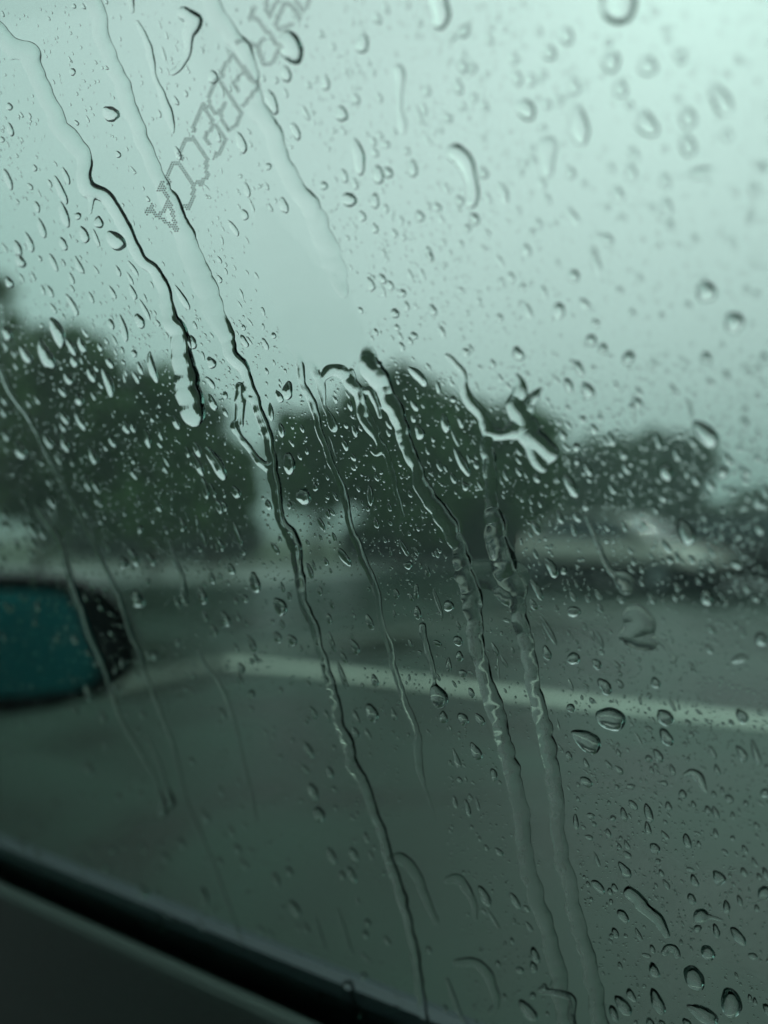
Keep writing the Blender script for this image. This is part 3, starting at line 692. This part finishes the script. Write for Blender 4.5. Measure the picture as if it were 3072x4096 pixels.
for pts, lab in (([(-40, 1380, 12), (37, 1560, 14), (111, 1666, 12), (185, 1808, 12), (240, 1920, 12), (309, 2048, 10), (395, 2220, 11), (469, 2369, 12), (524, 2542, 11), (556, 2604, 12), (580, 2690, 10), (636, 2838, 10), (685, 2961, 9), (716, 3080, 9), (747, 3208, 10), (815, 3368, 9), (858, 3467, 9), (895, 3578, 9), (950, 3720, 9), (975, 3820, 7)], 'very long thin thread of water passing right of the wing mirror down to the sill'),
                 ([(150, 2030, 18), (235, 2160, 20), (265, 2250, 18), (290, 2344, 24), (333, 2450, 22), (370, 2555, 22), (425, 2690, 20), (440, 2760, 12), (500, 2910, 12), (560, 3010, 10), (620, 3110, 9), (640, 3170, 12), (650, 3225, 34), (648, 3250, 30)], 'blurred rivulet crossing the wing mirror and ending in a bead below it'),
                 ([(590, 2960, 8), (640, 3060, 8), (665, 3150, 12), (676, 3190, 28), (682, 3215, 36)], 'short thread ending in the right bead of a pair below the wing mirror'),
                 ([(790, 2600, 10), (820, 2660, 12), (880, 2740, 10), (930, 2870, 12), (970, 3030, 10), (1010, 3200, 9), (1030, 3290, 6)], 'faint thin thread right of the wing mirror across the wet ground'),
                 ([(680, 2160, 10), (700, 2240, 12), (730, 2310, 16), (740, 2380, 18), (745, 2420, 10)], 'short faint streak between the left-hand trees and the wing mirror'),
                 ([(1262, 3680, 12), (1280, 3740, 16), (1300, 3800, 12)], 'faint streak above the sill, left of the longest rivulet'),
                 ([(1350, 3640, 12), (1375, 3720, 16), (1400, 3800, 14), (1412, 3820, 8)], 'second faint streak above the sill, left of the longest rivulet'),
                 ([(1560, 3440, 26), (1600, 3432, 40), (1640, 3462, 40), (1680, 3530, 34), (1710, 3610, 26), (1745, 3690, 16)], 'wide shallow arc of water right of the longest rivulet'),
                 ([(1790, 3520, 24), (1830, 3515, 34), (1870, 3560, 30), (1895, 3620, 20), (1905, 3680, 10)], 'shallow hooked streak of water in the lower middle'),
                 ([(1830, 3850, 24), (1890, 3850, 34), (1940, 3880, 34), (1975, 3950, 30), (1985, 4020, 26), (1960, 4050, 16)], 'shallow arc of water near the bottom edge in the middle'),
                 ([(1790, 3920, 12), (1815, 3990, 16), (1835, 4050, 14), (1870, 4110, 12)], 'thin dark streak at the bottom edge in the middle'),
                 ([(2165, 3960, 22), (2280, 3990, 26), (2288, 4060, 26), (2300, 4120, 24)], 'dark creased streak at the bottom edge between the two long rivulets')):
    flat = any(w in lab for w in ('shallow', 'faint', 'flat'))
    water_body('rivulet', [pts], k=.22 if flat else .4, seed=len(lab), wob=.08, label=lab, group='short streaks of water')
water_body('raindrop', [[(2515, 3568, 38), (2560, 3610, 46), (2600, 3650, 36), (2640, 3690, 38), (2668, 3742, 20)]], k=.55, seed=17, wob=.12, label='longest slanting drop at lower right, with a wavy outline', cat='raindrop', group='raindrops on the window')
water_body('raindrop', [[(2801, 3664, 50), (2815, 3668, 30), (2850, 3670, 12), (2890, 3682, 8)]], k=.5, seed=18, wob=.06, label='drop with a thin sideways tail at lower right', cat='raindrop', group='raindrops on the window')
water_body('raindrop', [[(1388, 3945, 40), (1400, 4000, 36), (1428, 4055, 30)]], k=.6, seed=19, wob=.1, label='bright dribble of water over the dark sill at the bottom', cat='raindrop', group='raindrops on the window')
water_body('raindrop', [[(2660, 3810, 24), (2672, 3792, 26), (2700, 3800, 26), (2712, 3822, 22)]], k=.5, seed=20, wob=.08, label='horseshoe-shaped drop at lower right', cat='raindrop', group='raindrops on the window')
water_body('raindrop', [[(2740, 3100, 14), (2765, 3090, 26), (2795, 3110, 34), (2815, 3150, 22), (2825, 3168, 10)]], k=.5, seed=22, wob=.08, label='crescent-shaped drop below the right end of the white painted line', cat='raindrop', group='raindrops on the window')

# ------------------------------------------------------------------ single raindrops: x, y, length, width, lean (degrees from level)
DR = """
441,454,75,58,40;852,308,55,40;963,568,90,38;472,617,32,22;426,271,22,12,50;290,287,30,26;37,426,35,25;41,518,60,25;9,558,25,20;31,716,90,28;241,759,130,30,65;139,672,28,20;256,858,110,34;148,827,50,22;312,864,30,26;395,888,50,36;463,962,100,60,50;336,938,70,36;253,975,60,26;117,969,90,26;71,993,70,30;167,913,90,26;383,950,70,20;978,858,45,30;710,611,60,24;987,759,60,26;1006,821,60,14;296,25,20,18;333,25,30,14,55;
1450,173,78,52,90;1302,330,62,34,85;1144,296,72,40,80;1086,407,110,42,72;1366,454,64,48;1181,524,75,34,65;1431,623,155,52,76;1141,370,40,18,65;1221,450,70,20,62;1512,697,78,44,78;1552,691,46,40;1650,673,68,42,85;1376,703,56,30,75;1419,734,48,24,75;1295,743,34,34;1397,799,62,56,30;1135,821,66,34,72;1073,666,30,26;1067,746,34,16;1080,830,38,16,60;1493,565,40,24;1521,543,34,20,50;2011,771,90,40,75;1934,691,50,34;1838,802,46,30,60;1678,864,50,34,65;1897,876,52,42;1869,913,34,28;1499,913,40,28;1715,1012,60,26,72;1774,969,30,18;1949,932,34,20;1672,457,90,22;1709,555,60,16;1857,123,60,46,120;1851,265,60,34;1888,271,50,30;1832,345,70,34,80;1709,364,38,28;1894,389,46,28;1937,420,44,28;1499,802,66,34,90;1542,833,36,22;1570,864,60,14,100;1104,321,30,20;1283,136,30,22;1332,185,34,18;1382,284,30,16;
2313,495,175,80,85;2881,395,150,76,60;2585,494,120,80,60;2443,247,90,76;2590,262,90,70;2264,142,80,56;2196,210,66,56;2103,438,90,76,60;2066,310,66,40;2480,352,76,56;2751,469,90,66;2751,580,90,66;2807,691,110,48,170;2523,691,90,46;2659,722,70,42;2165,734,60,30;2128,636,50,22,35;2289,864,90,34,62;2492,870,50,20,50;2665,827,80,46,80;3017,759,70,40;2393,938,44,18,15;2375,1006,60,26,60;2338,734,34,22;2443,672,50,30;2073,839,34,20;2153,895,50,26;2282,691,50,38;2233,401,48,34;2720,222,66,48;
2381,1049,100,36,68;2295,1104,50,48;2174,1166,54,24,72;2335,1215,54,36,40;2825,1166,86,84;2936,1289,86,80;2514,1431,60,46,100;2412,1394,44,36;2825,1431,48,44;2289,1450,32,20,50;2464,1542,40,18,65;2696,1561,60,22,60;2841,1530,50,24,50;2820,1735,124,80,45;2761,1641,100,16,78;2980,1641,30,24;2980,1690,60,24;2770,1770,44,22,55;2912,1838,60,30,50;2890,1888,56,48;2665,1888,76,52,75;2841,1937,60,28,60;2924,1962,44,22;2307,1789,34,32;2283,1943,100,44,62;2631,1765,60,22,75;2400,1672,30,20,55;2273,1700,34,16,50;2523,1968,46,14,60;2653,1993,36,28,30;2147,1912,40,26;2906,1505,60,24,60;2992,1487,34,24;2440,1425,24,16;
1151,1561,76,42,90;1117,1586,56,26,65;1083,1647,70,24,85;1126,1721,56,28,75;1157,1851,86,50,80;1215,1987,70,56,60;1262,1950,30,24;1481,1981,80,26,85;1401,1623,44,20,75;1657,1623,50,22,60;1678,1728,62,38;1780,1691,76,34,80;1845,1845,130,32,64;1672,1505,110,34,48;1518,1456,24,24;1580,1253,40,34;1731,1240,48,30;1533,1166,50,16,75;1561,1141,42,26;1641,1364,32,20;1601,1345,40,16;1767,1326,50,24;1061,1376,56,20,65;1095,1342,26,20;1845,1160,34,18,30;1882,1394,36,18;1999,1271,36,24;1999,1043,60,20,62;1721,1030,40,26;1653,1672,40,18;1554,1697,44,16,60;1820,1752,70,14,65;1875,1833,40,12;1709,1802,36,12;1752,1548,56,16,80;1209,1715,34,16;1419,1721,60,20;1333,1789,90,8,72;
80,1043,60,36,50;213,1049,80,22,65;315,1061,80,24,65;37,1129,50,34,60;201,1166,50,22,65;450,1169,56,20,60;364,1190,50,18;728,1190,120,26,58;580,1240,100,18,62;558,1283,64,36,72;494,1314,110,28,78;768,1369,56,36;845,1450,50,36,60;537,1413,34,22;228,1326,130,50,66;182,1419,130,50,66;102,1419,84,34,60;28,1333,60,36,60;608,1468,120,32,76;432,1530,120,34,72;284,1388,80,24,62;364,1499,70,26,62;315,1598,50,34;296,1444,60,28;321,1684,90,26,60;503,1709,60,24,65;531,1709,50,18,65;589,1752,80,26,75;703,1690,60,24,62;864,1851,150,48,60;80,1801,80,40,60;944,1968,56,30,60;750,1808,44,20;901,1580,34,20;191,1764,70,24,60;
494,2252,50,36;534,2227,80,30,65;728,2097,60,24;925,2276,46,28;848,2313,46,26;808,2381,70,34;549,2394,80,46;981,2394,34,24;901,2474,70,34,68;857,2523,50,24;1020,2330,84,42,75;617,2622,34,30;965,2671,46,26;1006,2776,34,28;728,2381,70,18,78;950,2134,110,20;814,2153,70,16;560,2116,30,28;975,2208,24,18;
1120,2424,80,48,60;1157,2384,34,20;1376,2227,86,32,55;1280,2363,38,20,75;1240,2283,64,22;1255,2261,46,12,72;1286,2097,60,22,65;1505,2091,46,20,75;1336,2147,42,14,72;1616,2190,76,20,62;1632,2261,38,30,20;1709,2282,56,20;1665,2205,42,16,65;1317,2474,44,22;1326,2566,86,20,72;1419,2585,66,30,60;1169,2560,50,32,60;1110,2548,50,28,60;1370,2702,130,20,68;1499,2721,52,26;1487,2850,80,46,65;1795,2424,48,42,40;1752,2412,125,18;1832,2563,48,34,60;1838,2625,46,28,80;1795,2659,56,24,85;1749,2573,44,20,30;1851,2693,36,28,40;1885,2770,42,24,75;1774,2869,54,32,80;1851,2875,54,42,55;1919,2878,64,28,55;1903,3005,80,36,62;1826,3035,90,22;1425,2869,66,20;1422,2930,50,24;1252,2850,60,24,58;1980,2597,60,20,65;1993,2678,90,10,85;2017,2647,60,14,60;2024,2480,40,14,20;1641,2573,34,16;1752,2708,40,12,60;1817,2736,34,12,55;
2440,2875,124,90,25;2344,2962,130,80,35;2295,2446,54,46,10;2418,2745,74,48,50;2295,2634,56,48,30;2387,2656,50,32,55;2622,2730,50,34,60;2665,2949,80,46,60;2659,2869,80,56,40;2968,2863,66,46,60;2961,2634,66,36,170;2745,2128,110,58,65;2825,2387,70,44,65;3044,2554,60,46;2205,2270,84,38,60;2147,2357,96,26,62;2134,2418,54,24,60;2196,2523,130,22,62;2187,2610,64,32,65;2400,2560,80,18;2400,2431,40,20,65;2283,2832,36,34;2850,3008,60,22,62;3023,3010,110,28,72;2594,3035,34,26;2233,2900,56,10,78;2554,2955,70,12,62;2690,2820,60,16,62;2283,2739,60,14;2338,2505,34,16;2752,2893,34,20,50;2782,2930,34,12,30;2276,3023,40,24;2344,3054,46,20;2239,2067,56,24;2307,2067,46,26,55;2295,2116,60,20,72;2946,2258,50,34,20;3036,2116,50,34,50;2708,2227,44,20;
2344,3128,60,36,40;2523,3146,36,22,20;2656,3134,34,24,20;2730,3177,44,30,80;2674,3226,44,26;2862,3251,60,24;2591,3313,54,26,80;2452,3273,26,24;2363,3263,34,24,30;2304,3288,64,22,80;2356,3350,40,20,25;2619,3393,54,34,55;2477,3387,30,18,80;2498,3479,74,36,52;2387,3436,64,16;2631,3445,24,22;2760,3479,34,22,20;2875,3510,64,46,50;2393,3547,76,32,48;2440,3566,30,22;2492,3664,70,34,55;2767,3596,56,28,65;2906,3627,56,28,80;2791,3714,34,30;2952,3744,90,40,55;2832,3812,64,54,60;3011,3825,40,28,20;2776,3911,110,76,55;2616,3880,66,38,65;2585,3822,40,18,15;2492,4022,96,48,50;2628,4004,110,48;2924,4010,124,84,70;2813,4060,150,60,35;2110,4041,110,46,52;2140,3819,70,32;2134,3868,50,28;2079,3880,36,28,30;2060,3603,80,26,62;2116,3707,50,20,60;2107,3634,34,20,50;2554,3738,64,18,65;2446,3745,26,20;2480,3862,34,18;2178,3948,30,26;2131,3982,30,26;3057,3572,60,52;3060,3171,34,40;2983,3214,28,22;2789,3334,30,16,30;2931,3353,24,20;2900,3408,34,18,45;
1252,3165,74,36,65;1320,3090,54,26;1277,3257,70,42,60;1327,3424,76,30,60;1416,3418,64,30,60;1407,3498,74,28,62;1157,3486,46,26;1178,3634,80,34,60;1465,3350,46,18,72;1820,3208,56,18,72;1870,3232,74,22,72;1910,3214,64,12,75;1975,3097,50,28,75;1839,3121,30,20;1996,3408,44,24,50;1938,3584,96,36,60;1968,3670,120,14,58;1876,3553,70,12,65;1462,3738,34,24;1548,3763,46,20,60;1715,3800,34,20;1993,3856,36,18;1456,3905,36,26;1783,4035,34,18;1462,3831,56,16,50;574,3566,60,32,55;450,3400,30,28;800,3700,60,16,64
"""
drops = []
for part in DR.replace('\n', '').split(';'):
    if part.strip():
        q = [float(t) for t in part.split(',')]
        drops.append(q if len(q) == 5 else q + [70.0])

def drop_geo(x, y, Ln, Wd, ang, seed, segs=28, rings=7, k=66, jag=1.0):
    rr = random.Random(seed)
    a = Ln / 2; b = Wd / 2; th = R(ang)
    asp = Ln / Wd
    egg = rr.uniform(.05, .30) if asp > 1.25 else rr.uniform(-.05, .12)
    bend = rr.uniform(-.10, .10) * asp
    ph = [rr.uniform(0, 6.28) for _ in range(5)]
    am = [jag * rr.uniform(.02, .09), jag * rr.uniform(.02, .06), jag * rr.uniform(.01, .035), jag * rr.uniform(.0, .03)]
    t = np.linspace(0, 2 * np.pi, segs, endpoint=False)
    rad = 1 + am[0] * np.cos(2 * t + ph[0]) + am[1] * np.cos(3 * t + ph[1]) + am[2] * np.cos(5 * t + ph[2]) + am[3] * np.cos(8 * t + ph[3])
    ro = np.sin(np.linspace(0, np.pi / 2, rings + 1))[1:]           # ring radii, dense at the rim
    U = [np.array([0.0])]; Vv = [np.array([0.0])]; Q = [np.array([0.0])]
    for r in ro:
        U.append(r * rad * np.cos(t)); Vv.append(r * rad * np.sin(t)); Q.append(np.full(segs, r))
    U, Vv, Q = map(np.concatenate, (U, Vv, Q))
    ax_ = a * U; wid = b * Vv * (1 + egg * U) + bend * b * (U * U - .3) * .8
    X = x + ax_ * math.cos(th) - wid * math.sin(th); Y = y + ax_ * math.sin(th) + wid * math.cos(th)
    base, dep = pane_np(X, Y)
    h = b * dep / FPX * cap(Q ** 2, k) * (1 + .25 * U) * (1 + .05 * np.sin(U * 5 + ph[4]))
    V = base + PNn * h[:, None]
    F = [(0, 1 + i, 1 + (i + 1) % segs) for i in range(segs)]
    for r in range(rings - 1):
        o = 1 + r * segs
        F += [(o + i, o + segs + i, o + segs + (i + 1) % segs, o + (i + 1) % segs) for i in range(segs)]
    nb = len(V); F.append(tuple(nb + i for i in range(segs))[::-1])
    V = np.vstack([V, base[-segs:]])
    return V, F

def near_mask(x, y, r=0):
    i, j = int(y / 4) + 30, int(x / 4) + 30
    if not (0 <= i < MASK.shape[0] and 0 <= j < MASK.shape[1]): return True
    return MASK[i, j]
def stamp(x, y, Ln, Wd, ang, g=1.15):
    th = R(ang); m = int(Ln / 8) + 3; ci, cj = int(y / 4) + 30, int(x / 4) + 30
    for i in range(max(0, ci - m), min(MASK.shape[0], ci + m + 1)):
        for j in range(max(0, cj - m), min(MASK.shape[1], cj + m + 1)):
            dx, dy = (j - 30) * 4 - x, (i - 30) * 4 - y
            p = dx * math.cos(th) + dy * math.sin(th); q = -dx * math.sin(th) + dy * math.cos(th)
            if (p / (Ln / 2 * g + 2)) ** 2 + (q / (Wd / 2 * g + 2)) ** 2 < 1: MASK[i, j] = True

def inpoly(x, y, P):
    c = False; j = len(P) - 1
    for i in range(len(P)):
        if (P[i][1] > y) != (P[j][1] > y) and x < (P[j][0] - P[i][0]) * (y - P[i][1]) / (P[j][1] - P[i][1]) + P[i][0]: c = not c
        j = i
    return c
CLEAR = [[(1040, 860), (1210, 820), (1330, 1000), (1400, 1250), (1470, 1390), (1480, 1440), (1200, 1470), (1170, 1400), (1100, 1250), (1060, 1050)],
         [(690, 900), (800, 1050), (900, 1200), (960, 1450), (900, 1380), (780, 1150)],
         [(1860, 2270), (2130, 2270), (2130, 2420), (1870, 2440)], [(2440, 2420), (2640, 2420), (2640, 2590), (2470, 2600)],
         [(1580, 3000), (1760, 3000), (1800, 3500), (1900, 4096), (1700, 4096)], [(2060, 2960), (2230, 3000), (2420, 4096), (2290, 4096)],
         [(1700, 1990), (2080, 1990), (2080, 2290), (1830, 2290)]]

# ---- words for each drop: size, shape, lean, what it sits beside and what shows behind it
LM = [('the dotted lettering', 880, 480), ('the curl-tailed drop', 740, 130), ('the tongue-shaped drop', 1175, 190),
      ('the tall tongue at the top', 1760, 60), ('the wide tongue at the top', 2476, 40), ('the club-shaped drop', 1855, 700),
      ("the left rivulet's blunt end", 755, 1600), ("the left rivulet's bend", 380, 770), ('the rivulet loop', 985, 1700),
      ('the clear patch', 1300, 1250), ('the bright arched strand', 1370, 1500), ('the hooked water patch', 2130, 1770),
      ('the slanting thread', 2420, 2200), ('the hand-shaped patch', 2560, 2520), ('the long-necked teardrop', 1754, 2790),
      ('the pooled water', 1940, 2400), ('the wing mirror', 420, 2560), ('the twin beads', 665, 3230),
      ('the wavy slanting drop', 2590, 3650), ('the horseshoe-shaped drop', 2690, 3800), ('the crescent-shaped drop', 2780, 3120),
      ('the shallow arc', 1640, 3500), ('the two lower rivulets', 2250, 3500), ('the big round drop', 2440, 2875),
      ('the far-left tree', 150, 1500), ('the top left corner', 0, 150), ('the top right corner', 3000, 80), ('the right edge', 3040, 1300), ('the bottom right corner', 3040, 4060),
      ('the black sill', 700, 3750), ('the line-crossing rivulet', 1320, 2750), ('the beige car', 2500, 2130)]
def behind(x, y):
    if y < (1280 if x < 480 else 1480 if x < 1000 else 1600 if x < 1130 else 1480 if x < 1900 else 1600 if x < 2300 else 1700 if x < 2750 else 1950): return 'sky'
    if y < 2130: return 'trees'
    if x > 2150 and y < 2420: return 'the parked cars'
    if y < 2420: return 'the far pavement'
    if 2620 < y < 2930 and abs(y - (2652 + (x - 880) * .11)) < 40 and x > 880: return 'the white line'
    if x < 540 and y < 2880: return 'the mirror'
    return 'wet asphalt'
def words(q):
    x, y, Ln, Wd, ang = q
    s = math.sqrt(Ln * Wd); asp = Ln / Wd
    size = 'tiny' if s < 24 else 'small' if s < 34 else 'medium' if s < 50 else 'large' if s < 78 else 'very large'
    shape = 'round' if asp < 1.25 else 'oval' if asp < 1.9 else 'elongated' if asp < 3 else 'streak-like'
    nm, lx, ly = min(LM, key=lambda l: (l[1] - x) ** 2 + (l[2] - y) ** 2)
    dx, dy = x - lx, y - ly
    horiz = 'right of' if dx > 0 else 'left of'; vert = 'below' if dy > 0 else 'above'
    rel = horiz if abs(dx) > 2.2 * abs(dy) else vert if abs(dy) > 2.2 * abs(dx) else ('lower ' if dy > 0 else 'upper ') + horiz
    return size, shape, rel, nm, behind(x, y)
ORD = ['first', 'second', 'third', 'fourth', 'fifth', 'sixth', 'seventh', 'eighth', 'ninth', 'tenth', 'eleventh', 'twelfth', 'thirteenth', 'fourteenth', 'fifteenth', 'sixteenth']
for q in drops: stamp(*q, g=1.35 if q[3] > 30 else 1.2)
_r = random.Random(99)
for x0, x1, y0, y1, n, w0, w1, a0, a1 in ((0, 1000, 1280, 2250, 58, 14, 28, 2.0, 3.6), (300, 1500, 2300, 3750, 75, 13, 27, 1.5, 3.2), (0, 1000, 900, 1300, 20, 12, 24, 2.0, 4.0), (2050, 3072, 100, 1700, 46, 22, 50, 1.1, 2.0),
                                          (1400, 2200, 60, 1400, 40, 16, 30, 1.1, 2.2), (2250, 3072, 1700, 2400, 40, 16, 28, 1.2, 2.4), (1100, 2300, 1500, 2200, 40, 12, 22, 1.5, 3.0),
                                          (2300, 3072, 3000, 4096, 40, 18, 34, 1.2, 2.6)):
    for _k in range(n):
        for _t in range(12):
            x, y, w = _r.uniform(x0, x1), _r.uniform(y0, y1), w0 + (w1 - w0) * _r.random() ** 1.6
            l_ = w * _r.uniform(a0, a1); ag = _r.gauss(64, 6); cx_, cy2 = math.cos(R(ag)) * l_ / 2, math.sin(R(ag)) * l_ / 2
            if any(near_mask(x + cx_ * e, y + cy2 * e) or near_mask(x + w * .6 * g_, y) for e in (-1, 0, 1) for g_ in (-1, 1)): continue
            if any(inpoly(x, y, P) for P in CLEAR): continue
            drops.append([x, y, l_, w, ag]); stamp(x, y, l_, w, ag, 1.2); break
keyed = {}
for i, q in enumerate(drops): keyed.setdefault(words(q), []).append(i)
names = {}
for (size, shape, rel, nm, bh), ids in keyed.items():
    ids.sort(key=lambda i: drops[i][1])
    for r_, i in enumerate(ids):
        if len(ids) == 1: names[i] = f"{size} {shape} drop against {bh}, {rel} {nm}"
        else:
            nm_ = f"{size} {shape} drop, {ORD[min(r_, 15)]} down, {rel} {nm}"
            tail = f", on {bh.replace('the ', '')}"
            names[i] = nm_ + tail if len((nm_ + tail).replace('-', ' ').split()) <= 16 else nm_
drops_sorted = sorted(range(len(drops)), key=lambda i: -drops[i][2] * drops[i][3])
indiv = set(drops_sorted[:290])
rest = []
for i, q in enumerate(drops):
    if i in indiv:
        V, F = drop_geo(*q, seed=i, k=58 if (q[0] > 1950 and q[1] < 1300) else 72)
        o = water_object('raindrop', V, F, [len(F) - 1])
        tag(o, names[i], 'raindrop', 'raindrops on the window')
    else: rest.append((q, i))

# ---- fine spray between them, far too many to count
def density(x, y):
    u, v = x / 3072, y / 4096
    d = .55
    if x < 1000 and 1250 < y < 2250: d = 1.0
    if x > 1100 and 1450 < y < 2400: d = 1.25
    if x > 2100 and y > 1900: d = 1.1 if y < 3100 else 1.0
    if x > 2100 and y < 1400: d = .26
    if x < 1100 and y > 2250: d = .8
    if x < 1300 and y > 3000: d = .6
    if 900 < x < 2100 and y > 2400: d = max(.7, d) if y < 3000 else .6
    if x > 1800 and y > 3000: d = .95
    if x < 1100 and y < 1200: d = .42
    return d
cell = 4
spray_V, spray_F, spray_B, cnt = [], [], [], 0
def add_spray(V, F):
    global cnt
    spray_V.append(V); spray_F.extend([tuple(i + cnt for i in f) for f in F]); spray_B.append(len(spray_F) - 1); cnt += len(V)
for q, i in rest: add_spray(*drop_geo(*q, seed=i, segs=20, rings=4))
placed = 0
patch = lambda x, y: noise.noise(Vector((x / 170, y / 170, 3.7)))
for pas, (n, lo, hi, pw) in enumerate(((300, 18, 28, 1.5), (2600, 9, 18, 1.6), (26000, 4.0, 10.0, 1.3))):
    for _ in range(n):
        x, y = random.uniform(-60, 3132), random.uniform(-60, 4150)
        if random.random() > density(x, y) * (1 + .9 * patch(x, y)) / 1.3: continue
        if near_mask(x, y) or any(inpoly(x, y, P) for P in CLEAR): continue
        w = lo + (hi - lo) * random.random() ** pw
        # the drops are nearer to the eye at upper right, farther at lower left
        den = PNn @ np.array([(x - 1536) / FPX, cp_, (2048 - y) / FPX]); sc_ = .83 / den
        w *= min(1.35, max(.55, .35 + .65 / sc_))
        asp = random.uniform(1.0, 1.5) if w < 9 else random.choice([random.uniform(1.1, 1.7), random.uniform(1.5, 2.8)])
        if x < 1000: asp *= 1.35
        Ln = w * asp; ang = random.gauss(66, 9)
        if pas < 2 and any(near_mask(x + Ln * .6 * math.cos(R(ang)) * s, y + Ln * .6 * math.sin(R(ang)) * s) for s in (-1, 1)): continue
        if pas < 2 or w > 7: stamp(x, y, Ln, w, ang, 1.1)
        sg, rg = ((18, 4) if w > 17 else (13, 3) if w > 9 else (9, 2))
        V, F = drop_geo(x, y, Ln, w, ang, _ + pas * 10000, sg, rg, k=random.uniform(56, 74), jag=1.3)
        add_spray(V, F); placed += 1
sv = np.vstack(spray_V); sc0 = sv.mean(0)
so = mesh('fine_raindrops', (sv - sc0).tolist(), spray_F, M_WATER, None, True); so.location = sc0; wet_slots(so, spray_B)
tag(so, 'fine spray of tiny droplets scattered over the whole side window', 'droplets', kind='stuff')
print('droplets', placed, 'drops', len(drops), 'faces', len(spray_F))
